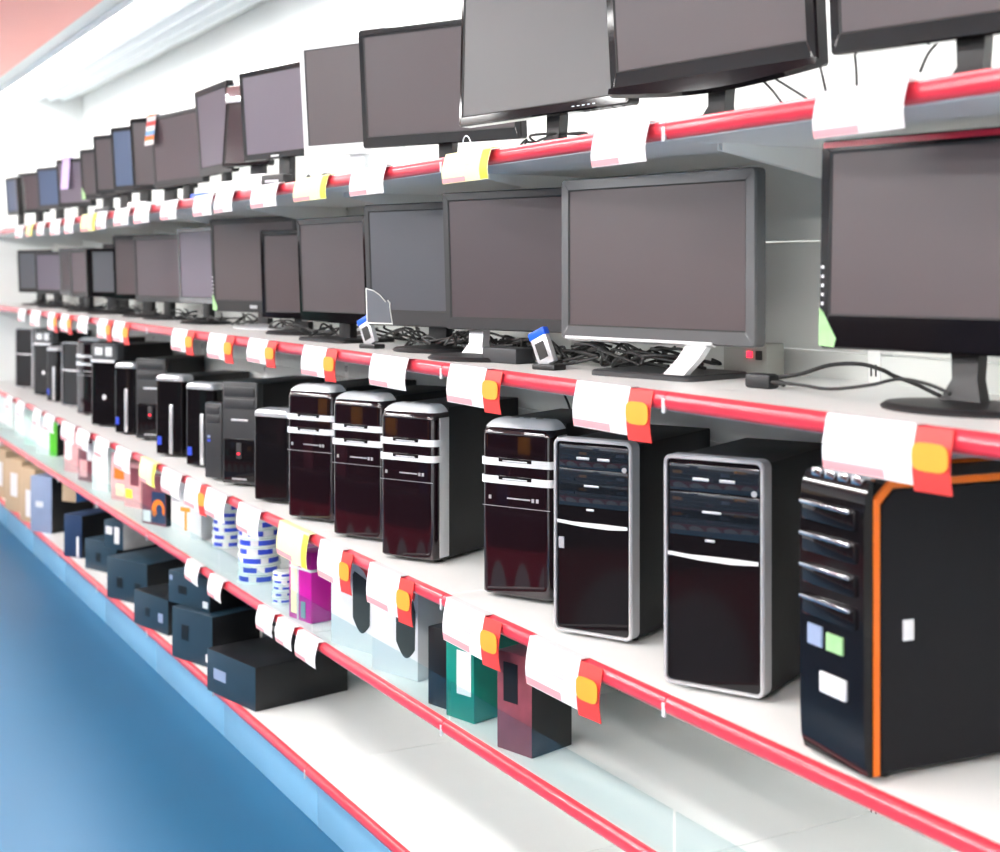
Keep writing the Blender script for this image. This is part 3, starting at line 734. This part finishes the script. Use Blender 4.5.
# ------------------------------------------------------------------ price tags
ORD = ['first', 'second', 'third', 'fourth', 'fifth', 'sixth', 'seventh', 'eighth', 'ninth', 'tenth', 'eleventh', 'twelfth', 'thirteenth',
       'fourteenth', 'fifteenth', 'sixteenth', 'seventeenth', 'eighteenth', 'nineteenth', 'twentieth']
def tags(lst, zc, slope, rail):
    n = len(lst)
    for i, (xl, xr, yt, yb, kind) in enumerate(lst):
        Y = -.0225
        x0, t0 = atY(xl, Y); x1, t1 = atY(xr, Y); t = (t0 + t1) / 2
        wd = x1 - x0; ht = max(((yb - yt) - .35 * abs(slope) * (xr - xl)) * t / F, .05)
        cm = PAPER_Y if 'y' in kind else PAPER
        k = n - 1 - i
        look = {'': 'plain white', 'f': 'white red-flagged', 'y': 'pale yellow'}[kind]
        where = ('%s from the right' % ORD[k]) if k else 'rightmost'
        zt = zc + .016
        # the card folds back over the rail top, bows out a little and hangs
        def card(xa, xb, m, za=0.0, zb=None, off=0.0, th=.0014, mi=0):
            zb = -ht if zb is None else zb
            lp = []
            for j in range(7):
                z = za + (zb - za) * j / 6
                f = -z / ht
                y = -.010 * math.sin(f * 2.2) + (.004 if f > .7 else 0) * (f - .7) - off
                lp.append([(xa, y, z), (xb, y, z), (xb, y + th, z), (xa, y + th, z)])
            return m.loft(lp, mi=mi)
        m = card(-wd / 2, wd / 2 - (wd * .26 if kind == 'f' else 0), MB())
        m.box(-wd / 2, wd / 2 - (wd * .26 if kind == 'f' else 0), .0, .018, .0, .0014)
        o = m.build('price_tag', cm, None, ((x0 + x1) / 2, Y, zt), rnd.uniform(-.02, .02))
        tag(o, '%s price tag, %s on the %s rail' % (look, where, rail), 'price tag', 'price tags on the %s rail' % rail)
        card(-wd / 2 + .001, wd * .02, MB(), -ht * .82, -ht * .98, .0006, .0005).build('red_band', PINK_PR, o)
        if kind == 'f':
            fl = card(wd * .24, wd / 2, MB(), -ht * .02, -ht * 1.10, .0003, .0014)
            bmesh.ops.rotate(fl.bm, verts=fl.bm.verts, cent=(wd * .24, 0, 0), matrix=Matrix.Rotation(R(6), 3, 'Z'))
            f_ = fl.build('flag', RED_PR, o)
            d = MB()
            d.loft([[(wd * .37 + wd * .125 * math.copysign(abs(math.cos(2 * math.pi * q / 20)) ** .5, math.cos(2 * math.pi * q / 20)), -.0125 - .0005 * s_, -ht * .5 + ht * .24 * math.copysign(abs(math.sin(2 * math.pi * q / 20)) ** .6, math.sin(2 * math.pi * q / 20))) for q in range(20)] for s_ in (0, 1)])
            bmesh.ops.rotate(d.bm, verts=d.bm.verts, cent=(wd * .24, 0, 0), matrix=Matrix.Rotation(R(6), 3, 'Z'))
            d.build('yellow_spot', YELLOW, f_)
        elif kind == 'y':
            card(wd * .34, wd / 2 - .001, MB(), -ht * .04, -ht * .98, .0006, .0005).build('lemon_panel', LEMON, o)
        if xr - xl > 18:
            p = MB()
            for a, b, z in ((-.15, -.02, .42), (.0, .10, .42), (-.1, .06, .50)):
                card(wd * a, wd * b, p, -ht * z, -ht * (z + .045), .0006, .0004)
            p.build('print', INK, o)
        if rail == 'top' and xl == 445:
            c = MB().tube([(.0, .002, .0), (-.012, .0, .012), (-.018, -.002, .022), (-.006, -.003, .032), (.010, -.003, .028), (.020, -.001, .012), (.026, .002, .0)], .0012, 6)
            c.build('wire_clip', SILVER, o)

tags([(17, 24, 227, 240, ''), (27, 34, 226, 239, 'y'), (38, 46, 224, 238, ''), (52, 61, 221, 237, ''), (66, 75, 218, 235, ''), (83, 96, 215, 233, 'y'), (98, 108, 213, 231, ''),
      (115, 131, 211, 229, ''), (136, 151, 208, 227, ''), (163, 178, 204, 224, ''), (195, 214, 198, 220, ''), (216, 235, 195, 217, ''), (253, 279, 189, 213, ''), (297, 328, 182, 207, 'y'),
      (353, 386, 171, 200, ''), (445, 492, 155, 188, 'y'), (595, 650, 127, 169, ''), (817, 909, 85, 138, '')], Z_TOP, .153, 'top')
tags([(19, 27, 308, 321, ''), (32, 41, 309, 325, ''), (49, 58, 311, 329, 'f'), (62, 72, 314, 332, 'f'), (79, 89, 316, 333, ''), (99, 112, 319, 339, 'f'), (115, 129, 321, 342, 'f'),
      (173, 194, 332, 355, 'f'), (210, 233, 337, 363, 'f'), (249, 276, 343, 368, 'f'), (304, 336, 350, 381, 'f'), (372, 409, 360, 393, ''), (450, 501, 369, 410, 'f'), (578, 650, 383, 433, 'f'),
      (828, 951, 412, 476, 'f')], Z_MID, .138, 'middle')
tags([(7, 13, 398, 411, ''), (18, 25, 402, 418, ''), (34, 42, 406, 423, ''), (45, 55, 412, 430, ''), (63, 75, 420, 440, ''), (78, 90, 427, 448, ''), (96, 110, 436, 457, ''), (117, 131, 444, 468, ''), (141, 157, 457, 483, 'y'),
      (163, 182, 468, 495, ''), (187, 206, 478, 508, 'f'), (207, 227, 488, 518, ''), (239, 261, 504, 535, ''), (279, 310, 524, 563, 'y'), (320, 352, 541, 583, 'f'), (370, 412, 564, 611, 'f'),
      (446, 500, 599, 651, 'f'), (530, 600, 637, 697, 'f')], Z_PC, .464, 'computer shelf')
tags([(187, 200, 560, 582, ''), (210, 223, 574, 598, ''), (259, 274, 607, 633, ''), (278, 294, 620, 647, ''), (298, 318, 633, 663, '')], Z_LOW, .642, 'lower')

# ------------------------------------------------------------------ boxes and goods on the two lower shelves
def carton(name, label, cat, xl, yb, yt, wd, dep, yaw, front, side=None, zs=Z_BOT, z0=0.0, group=None, labels=(), top_m=None, Y=None):
    """box with its front lower left corner at a pixel on a shelf (z0: lifted on what is below)"""
    z = zs + UP + z0
    if Y is None: X, Yp, t = atZ(xl, yb, z)
    else:
        X, t = atY(xl, Y); Yp = Y
    H = (yb - yt) * t / F
    q = R(yaw)
    if zs == Z_LOW and Yp < .012:
        Yp = .012; X, t2 = atY(xl, Yp)
    if zs == Z_BOT: H = min(H, Z_LOW - .06 - z)
    dep = min(dep, (.440 - Yp - wd * math.sin(q)) / math.cos(q))
    z += .0005
    root = thing(name, label, cat, (X + wd / 2 * math.cos(q), Yp + wd / 2 * math.sin(q), z), q, group)
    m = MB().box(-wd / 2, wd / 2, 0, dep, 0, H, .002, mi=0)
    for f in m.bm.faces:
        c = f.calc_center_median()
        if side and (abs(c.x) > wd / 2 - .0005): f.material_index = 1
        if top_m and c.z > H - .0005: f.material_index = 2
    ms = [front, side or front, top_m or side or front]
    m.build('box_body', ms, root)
    for nm, u0, u1, v0, v1, mm in labels:
        MB().box(-wd / 2 + wd * u0, -wd / 2 + wd * u1, -.0012, .001, H * v0, H * v1).build(nm, mm, root)
    return root, H

# bottom shelf, from the far end
GB = 'brown cartons at the far end of the bottom shelf'
carton('cardboard_carton', 'brown carton with white label farthest left on the bottom shelf', 'box', -14, 494, 447, .26, .20, 16, CARTON, group=GB, labels=[('label', .62, .86, .25, .75, PAPER)])
carton('cardboard_carton', 'brown carton with white label, second from the far left, bottom shelf', 'box', 5, 509, 449, .22, .20, 14, CARTON, group=GB, labels=[('label', .35, .75, .3, .75, PAPER)])
carton('cardboard_carton', 'brown carton with white label touching the pale slate box, bottom shelf', 'box', 20, 520, 456, .17, .20, 16, CARTON, group=GB, labels=[('label', .4, .85, .1, .6, PAPER)])
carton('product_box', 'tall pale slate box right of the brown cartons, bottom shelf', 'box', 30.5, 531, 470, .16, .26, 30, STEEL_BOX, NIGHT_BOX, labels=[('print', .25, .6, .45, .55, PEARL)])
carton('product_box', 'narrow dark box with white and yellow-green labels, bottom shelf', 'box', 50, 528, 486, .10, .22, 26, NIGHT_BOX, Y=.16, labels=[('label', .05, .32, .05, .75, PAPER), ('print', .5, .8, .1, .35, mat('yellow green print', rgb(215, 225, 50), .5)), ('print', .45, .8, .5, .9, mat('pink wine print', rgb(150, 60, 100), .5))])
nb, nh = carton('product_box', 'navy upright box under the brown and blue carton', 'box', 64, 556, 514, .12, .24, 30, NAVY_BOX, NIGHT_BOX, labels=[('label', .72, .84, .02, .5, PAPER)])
carton('cardboard_carton', 'open brown and blue carton lying on the navy box', 'box', 62, 514, 483, .10, .26, 30, CARTON, CARTON_BLUE, z0=nh + .001, labels=[], Y=.05)
GS = 'slate cartons stacked on the bottom shelf'
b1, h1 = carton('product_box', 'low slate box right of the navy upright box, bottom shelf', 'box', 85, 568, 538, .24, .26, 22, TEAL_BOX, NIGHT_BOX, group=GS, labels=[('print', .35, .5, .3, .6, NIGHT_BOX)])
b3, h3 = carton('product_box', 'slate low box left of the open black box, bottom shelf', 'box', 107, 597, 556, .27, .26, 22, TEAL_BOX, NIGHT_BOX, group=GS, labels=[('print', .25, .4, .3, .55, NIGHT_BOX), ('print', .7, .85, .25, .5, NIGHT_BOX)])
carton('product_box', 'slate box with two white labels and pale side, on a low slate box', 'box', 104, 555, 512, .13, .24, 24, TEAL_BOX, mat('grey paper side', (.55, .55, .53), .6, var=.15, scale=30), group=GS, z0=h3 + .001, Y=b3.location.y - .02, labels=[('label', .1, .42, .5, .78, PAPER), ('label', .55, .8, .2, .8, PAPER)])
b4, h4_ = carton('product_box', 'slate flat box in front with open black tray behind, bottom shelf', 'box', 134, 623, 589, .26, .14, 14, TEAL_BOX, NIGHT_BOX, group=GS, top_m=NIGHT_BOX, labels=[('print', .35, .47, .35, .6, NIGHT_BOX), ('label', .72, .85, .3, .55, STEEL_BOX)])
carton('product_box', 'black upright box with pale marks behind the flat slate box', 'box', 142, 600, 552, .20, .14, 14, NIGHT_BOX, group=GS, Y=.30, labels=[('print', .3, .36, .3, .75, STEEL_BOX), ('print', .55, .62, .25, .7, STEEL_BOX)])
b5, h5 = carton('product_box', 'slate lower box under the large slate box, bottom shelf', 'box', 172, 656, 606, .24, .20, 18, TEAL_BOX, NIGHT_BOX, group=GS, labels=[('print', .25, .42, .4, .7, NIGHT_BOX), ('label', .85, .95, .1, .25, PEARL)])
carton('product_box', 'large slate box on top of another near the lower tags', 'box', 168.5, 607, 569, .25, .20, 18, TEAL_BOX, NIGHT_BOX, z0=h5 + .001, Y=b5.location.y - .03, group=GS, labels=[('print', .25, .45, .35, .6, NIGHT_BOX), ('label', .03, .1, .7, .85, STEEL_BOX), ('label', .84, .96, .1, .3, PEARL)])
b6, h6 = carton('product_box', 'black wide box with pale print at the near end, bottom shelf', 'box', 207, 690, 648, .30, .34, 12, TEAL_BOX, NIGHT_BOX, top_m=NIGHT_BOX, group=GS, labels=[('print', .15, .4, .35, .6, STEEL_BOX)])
carton('product_box', 'black box behind the near slate boxes, bottom shelf', 'box', 262, 668, 618, .34, .14, 12, NIGHT_BOX, Y=.28, group=GS, labels=[('print', .2, .75, .4, .5, PEARL)])

# lower goods shelf
GL = 'blister packs on the lower goods shelf'
def pack(label, xl, yb, yt, wd, dep, yaw, m, art, Y=None, name='blister_pack'):
    return carton(name, label, 'pack', xl, yb, yt, wd, dep, yaw, m, None, Z_LOW, 0, GL, art, Y=Y)
pack('milky plastic pack at the far left end of the goods shelf', -4, 426, 394, .22, .08, 18, CLEAR_PACK, [('print', .2, .7, .1, .4, PAPER)])
pack('milky white pack left of the first green-edged box', 14, 436, 402, .12, .08, 18, CLEAR_PACK, [('print', .3, .8, .5, .8, PAPER)])
pack('pale green-white pack near the far end of the goods shelf', 24, 444, 407, .16, .06, 20, mat('pale mint pack', rgb(205, 228, 218), .35, var=.2), [('print', .5, .8, .2, .6, PAPER)])
pack('white pack left of the dark green-sided box, goods shelf', 36, 453, 412, .13, .06, 20, CLEAR_PACK, [('print', .1, .5, .1, .8, PAPER)])
carton('game_box', 'dark box with a bright green edge on the goods shelf', 'box', 49.5, 456, 420, .05, .18, 40, GREEN_BOX, NIGHT_BOX, zs=Z_LOW)
pack('rose printed pack right of the green-edged box', 64, 471, 430, .14, .05, 20, ROSE_PACK, [('print', .1, .5, .3, .9, CLEAR_PACK)])
pack('rose and plum pack with white swirl, goods shelf', 78, 480, 438, .13, .05, 20, PLUM_PACK, [('print', .1, .6, .1, .5, ROSE_PACK), ('print', .6, .9, .5, .9, PAPER)])
pack('milky white pack left of the orange-patched rose pack, goods shelf', 92, 489, 440, .13, .06, 20, CLEAR_PACK, [('print', .3, .7, .05, .5, PAPER)])
pack('rose pack with an orange patch, goods shelf', 111, 499, 452, .13, .05, 20, ROSE_PACK, [('print', .2, .9, .45, .75, ORANGE_PR), ('print', .3, .9, .1, .35, CREAM)])
pack('pack with a lemon patch left of the plum box', 124, 506, 462, .12, .05, 20, ROSE_PACK, [('print', .1, .5, .2, .4, LEMON), ('print', .4, .9, .5, .9, PLUM_PACK)])
bx, hb = carton('software_box', 'dark box with an orange flame picture on the goods shelf', 'box', 142, 523, 474, .15, .05, 22, PLUM_PACK, NIGHT_BOX, zs=Z_LOW, labels=[('picture', .42, .98, .06, .68, NAVY_BOX), ('print', .05, .38, .05, .28, PAPER)])
sw = MB()
ring_o = [(.030 + .040 * math.cos(R(a)), .062 + .040 * math.sin(R(a))) for a in range(-30, 231, 20)]
ring_i = [(.036 + .020 * math.cos(R(a)), .064 + .020 * math.sin(R(a))) for a in range(230, -31, -20)]
sw.prism(ring_o + ring_i, -.0022, -.001); sw.build('flame_print', ORANGE_PR, bx)
pack('white pack right of the flame-picture box', 171, 528, 478, .09, .05, 22, PAPER, [('print', .1, .6, .55, .95, INK)])
pack('white pack with yellow bands, goods shelf', 180, 534, 492, .07, .05, 22, PAPER, [('print', .05, .95, .55, .65, YELLOW), ('print', .4, .6, .1, .55, YELLOW)])
carton('slim_box', 'slim tall white box left of the disc stacks', 'box', 190, 542, 492, .055, .10, 30, WHITE_PL, zs=Z_LOW, Y=.09)

# disc stacks
def disc_stack(cx_px, yb, n, r, hgt, where, Y=None):
    X, Yc, t = atZ(cx_px, yb, Z_LOW + UP)
    if Y: X, t = atY(cx_px, Y); Yc = Y
    z = Z_LOW + UP + .0005
    for k in range(n):
        pos = 'lowest' if k == 0 else ('topmost' if k == n - 1 else ORD[k] + ' from bottom')
        root = thing('disc_spindle', 'blue and white disc pack, %s in the %s stack' % (pos, where), 'disc pack', (X + rnd.uniform(-.002, .002), Yc + rnd.uniform(-.002, .002), z), rnd.uniform(0, 6), 'disc packs on the goods shelf')
        MB().lathe([(r * .96, 0), (r, .001), (r, .005), (r * .97, .006)], 32).build('tray', CLEAR_PACK, root)
        lb = MB().lathe([(r * .94, .0062), (r * .94, hgt - .006)], 32)
        for i, f in enumerate(lb.bm.faces):
            c = f.calc_center_median(); a = math.atan2(c.y, c.x)
            f.material_index = 1 if (math.sin(a * 5 + k) > (-.2 if k % 2 else -.6)) else 0
        lb.build('wrap_label', [PAPER, BLUE_PR], root)
        MB().lathe([(r * .98, hgt - .0058), (r, hgt - .005), (r * .99, hgt - .002), (r * .9, hgt - .0008), (.02, hgt - .0008)], 32).build('lid', CLEAR_PACK, root)
        z += hgt
disc_stack(259, 580, 7, .068, .0285, 'front')
disc_stack(229, 566, 8, .060, .026, 'rear left', Y=.18)
disc_stack(283, 600, 5, .032, .019, 'small', Y=.055)
# magenta box tied with a white cord
bx, hb = carton('gift_box', 'magenta box tied with a white ribbon on the goods shelf', 'box', 289, 618, 548, .115, .11, 12, MAGENTA, zs=Z_LOW, labels=[('picture', .10, .36, .08, .86, CREAM), ('picture', .55, .75, .05, .28, mat('teal grey print', rgb(110, 150, 150), .4))])
MB().box(-.0585, .0585, -.002, .112, hb * .72, hb * .72 + .007, .0005).build('ribbon', WHITE_PL, bx)
MB().box(-.012, -.006, -.0026, .112, 0.001, hb + .001, .0005).build('ribbon', WHITE_PL, bx)
# white speaker boxes with a dark arched window
def speaker_box(label, xl, yb, yt, wd, yaw, red):
    root, H = carton('speaker_box', label, 'box', xl, yb, yt, wd, .16, yaw, WHITE_PL, None, Z_LOW, 0, 'white boxes with dark windows')
    pts = [(wd * .02, H * .30), (wd * .44, H * .30 - .02), (wd * .46, H * .62), (wd * .40, H * .80), (wd * .06, H * .86)]
    pts = [(wd * .04, H * .36)] + [(wd * .04 + wd * .40 * q / 8, H * .36 - .03 * math.sin(math.pi * q / 8) - .012 * q / 8) for q in range(1, 9)] + [(wd * .45, H * .70), (wd * .40, H * .80), (wd * .08, H * .88), (wd * .04, H * .84)]
    MB().prism(pts, -.0012, .001).build('window', mat('dark green grey gloss', (.035, .045, .045), .25), root)
    if red: MB().prism([(wd * .05, H * .99), (wd * .49, H * .99), (wd * .42, H * .80), (wd * .3, H * .90)], -.0014, .001).build('red_corner', RED_PR, root)
    return root
speaker_box('white box with a dark arched window right of the magenta box', 331, 653, 563, .165, 18, True)
speaker_box('white box with a dark arched window beside the black carton', 372, 684, 584, .165, 18, True)
carton('product_box', 'black carton right of the white windowed boxes, goods shelf', 'box', 428, 704, 626, .075, .2, 16, NIGHT_BOX, zs=Z_LOW)
carton('product_box', 'teal box behind the lowest computer shelf tag', 'box', 446, 716, 630, .09, .16, 16, TEAL_PR, zs=Z_LOW, labels=[('print', .4, .9, .3, .8, PEARL)])
carton('product_box', 'dark plum pack at the near end of the goods shelf', 'box', 497, 748, 650, .10, .12, 16, PLUM_PACK, NIGHT_BOX, zs=Z_LOW, labels=[('print', .2, .6, .5, .9, NIGHT_BOX)])

# ------------------------------------------------------------------ cables and small gadgets on the monitor shelves
def cable(pts, r, label, group, m=CABLE):
    o = MB().tube(pts, r, 7).build('cable', m)
    c = Vector(pts[0])
    return tag(o, label, 'cable', group)
def P3(px, py, z): x, y, t = atZ(px, py, z); return Vector((x, y, z))
zm = Z_MID + UP
def tangle(xa, xb, n, label, group, zb=zm, Y0=.16, Y1=.34, up=.05, m=CABLE, r=.0032):
    for k in range(n):
        px = xa + (xb - xa) * (k + .5) / n
        x, t = atY(px, rnd.uniform(Y0, Y1)); y = t * ray(px).y + CAM.y
        a0 = rnd.uniform(0, 6.28); rad = rnd.uniform(.03, .075); pts = []
        for i in range(11):
            a = a0 + i * rnd.uniform(.75, 1.05)
            pts.append((x + 1.5 * rad * math.cos(a) + .012 * i * (1 if k % 2 else -1), min(max(y + .7 * rad * math.sin(a), .05), .42), zb + r + .002 + up * (0.5 + .5 * math.sin(a * 1.3 + k)) * rnd.uniform(.3, 1)))
        fixed = []
        for (x_, y_, z_) in pts:
            for mo in MT:
                if abs(mo['zs'] - zb) > .1: continue
                for _ in range(2):
                    dx, dy = x_ - mo['stand'][0], y_ - mo['stand'][1]
                    d = math.hypot(dx, dy)
                    if d < .062:
                        x_ += dx / (d + 1e-6) * (.064 - d); y_ += dy / (d + 1e-6) * (.064 - d)
                if math.hypot(x_ - mo['stand'][0], y_ - mo['stand'][1]) < .16: z_ = max(z_, zb + .020 + r)
            fixed.append((x_, min(max(y_, .03), .43), min(z_, zb + .045)))
        pts = fixed
        cable(pts, r, label, group, m)
tangle(395, 470, 9, 'black cable in the tangle behind the dark-bezel monitors', 'cables behind the middle monitors')
tangle(470, 560, 12, 'black cable in the heap left of the large silver-legged monitor', 'cables left of the silver leg')
tangle(575, 680, 11, 'black cable coiled under the large silver-legged monitor', 'cables under the large monitor', up=.07)
tangle(150, 360, 12, 'black cable lying behind far middle-shelf monitors', 'cables along the far middle shelf')
tangle(35, 150, 8, 'black cable at the far end of the middle shelf', 'cables at the far middle shelf')
zt_ = Z_TOP + UP
tangle(530, 640, 6, 'black cable bundled under the light grey monitor, top shelf', 'cables under the light grey monitor', zb=zt_, up=.06, r=.0028)
tangle(60, 330, 10, 'black cable lying behind the far top-shelf monitors', 'cables along the far top shelf', zb=zt_, up=.05)
# long loose leads at the right
def lead(pp, r, label):
    cable([(atY(px, Y)[0], Y, zat(py, atY(px, Y)[1])) for px, py, Y in pp], r, label, None)
lead([(772, 378, .22), (800, 374, .22), (830, 365, .24), (860, 364, .26), (882, 370, .27), (894, 376, .28), (915, 384, .29), (940, 396, .26)], .0036, 'thick black lead arching from the adapter under the near monitor')
lead([(772, 382, .18), (800, 385, .17), (830, 389, .16), (870, 385, .16), (900, 379, .17), (930, 385, .15), (950, 394, .14)], .0028, 'thin dark lead lying from the adapter to the near monitor stand')
lead([(824, 46, .22), (820, 62, .22), (823, 78, .2), (826, 92, .2)], .0022, 'thin black lead dropping at the left of the near top monitor')
lead([(854, 50, .2), (856, 66, .2), (857, 90, .2)], .0022, 'thin black lead dropping below the near top monitor, left')
lead([(938, 42, .2), (928, 54, .2), (920, 72, .2)], .0022, 'thin black lead slanting below the near top monitor, middle')
lead([(760, 78, .2), (772, 90, .2), (782, 103, .18)], .0022, 'thin black lead slanting from the deep-chinned monitor, left one')
lead([(774, 78, .2), (790, 88, .2), (806, 98, .18)], .0022, 'thin black lead slanting from the deep-chinned monitor, right one')
lead([(563, 392, .42), (568, 403, .42), (572, 416, .42), (574, 424, .42)], .003, 'black lead hanging down the back panel above the towers')
# outlet box and adapter
x, y, t = atZ(728, 378, zm)
x, t = atY(725, .37)
ob = thing('outlet_box', 'grey outlet box with a red switch right of the silver monitor leg', 'outlet', (x + .062, .37, zm), R(8))
MB().box(-.058, .058, 0, .05, 0, .062, .003).build('housing', mat('warm grey plastic', (.46, .47, .43), .5), ob)
MB().box(.008, .020, -.004, .002, .034, .046, .001).build('switch', LED_RED, ob)
MB().box(.030, .046, -.002, .002, .030, .048, .001).build('socket', SLOT_AND_SHADE, ob)
x, t = atY(762, .19)
ad = thing('power_adapter', 'small black power adapter in front of the grey outlet box', 'adapter', (x, .19, zm), R(10))
MB().box(-.028, .028, -.015, .015, 0, .026, .006).build('body', BLACK, ad)
MB().tube([(.028, 0, .012), (.04, 0, .012), (.05, -.002, .010)], .005, 8).build('strain_relief', BLACK, ad)
x, t = atY(507, .15)
o = MB().box(-.055, .055, -.03, .03, 0, .034, .004).build('power_brick', mat('charcoal brick plastic', (.03, .031, .034), .5), None, (x + .035, .135, zm), R(14))
tag(o, 'charcoal power brick on the shelf left of the blue-topped gadget', 'adapter')
# blue-topped gadgets leaning on the shelf
def gadget(px, Y, label):
    x, t = atY(px, Y)
    root = thing('card_reader', label, 'gadget', (x, Y, zm), R(20), 'blue-topped gadgets')
    m = MB().box(-.022, .022, -.008, .008, 0, .070, .004).rot('Y', R(-24), (0, 0, 0))
    bmesh.ops.translate(m.bm, verts=m.bm.verts, vec=(0, 0, .010)); m.build('body', SILVER, root)
    m = MB().box(-.023, .023, -.009, .009, .060, .077, .003).rot('Y', R(-24), (0, 0, 0))
    bmesh.ops.translate(m.bm, verts=m.bm.verts, vec=(0, 0, .010)); m.build('cap', BLUE_PL, root)
    m = MB().box(-.012, .012, -.0095, -.007, .015, .05, .001).rot('Y', R(-24), (0, 0, 0))
    bmesh.ops.translate(m.bm, verts=m.bm.verts, vec=(0, 0, .010)); m.build('window', SLOT_AND_SHADE, root)
    MB().box(-.03, .03, -.02, .02, 0, .012, .003).build('foot', BLACK, root)
gadget(549, .10, 'silver blue-capped gadget leaning under the large monitor edge')
gadget(372, .10, 'silver blue-capped gadget leaning below the film-stickered monitor')

# small clutter among the stands of the far top-shelf monitors
for px, wd, ht, m, lab in ((202, .11, .022, BLUE_PL, 'bright blue flat box under the lilac-grey far monitor, top shelf'),
                           (231, .09, .045, PEARL, 'pale silver box between stands under the far top monitors'),
                           (277, .10, .040, BLACK, 'black adapter block under the lilac-grey monitor, top shelf'),
                           (262, .07, .050, PEARL, 'pale box left of the black adapter block, top shelf'),
                           (140, .12, .030, PEARL, 'pale flat box under the far swing-tagged monitors, top shelf'),
                           (105, .14, .030, BLACK, 'black flat block at the far part of the top shelf')):
    Y = .045
    x, t = atY(px, Y)
    r_ = thing('accessory_box', lab, 'box', (x, Y, Z_TOP + UP), R(rnd.uniform(8, 24)))
    MB().box(-wd / 2, wd / 2, -.02, .02, 0, ht, .004).build('body', m, r_)
    MB().box(-wd * .3, wd * .3, -.0215, -.019, ht * .4, ht * .6, .0008).build('print', INK, r_)
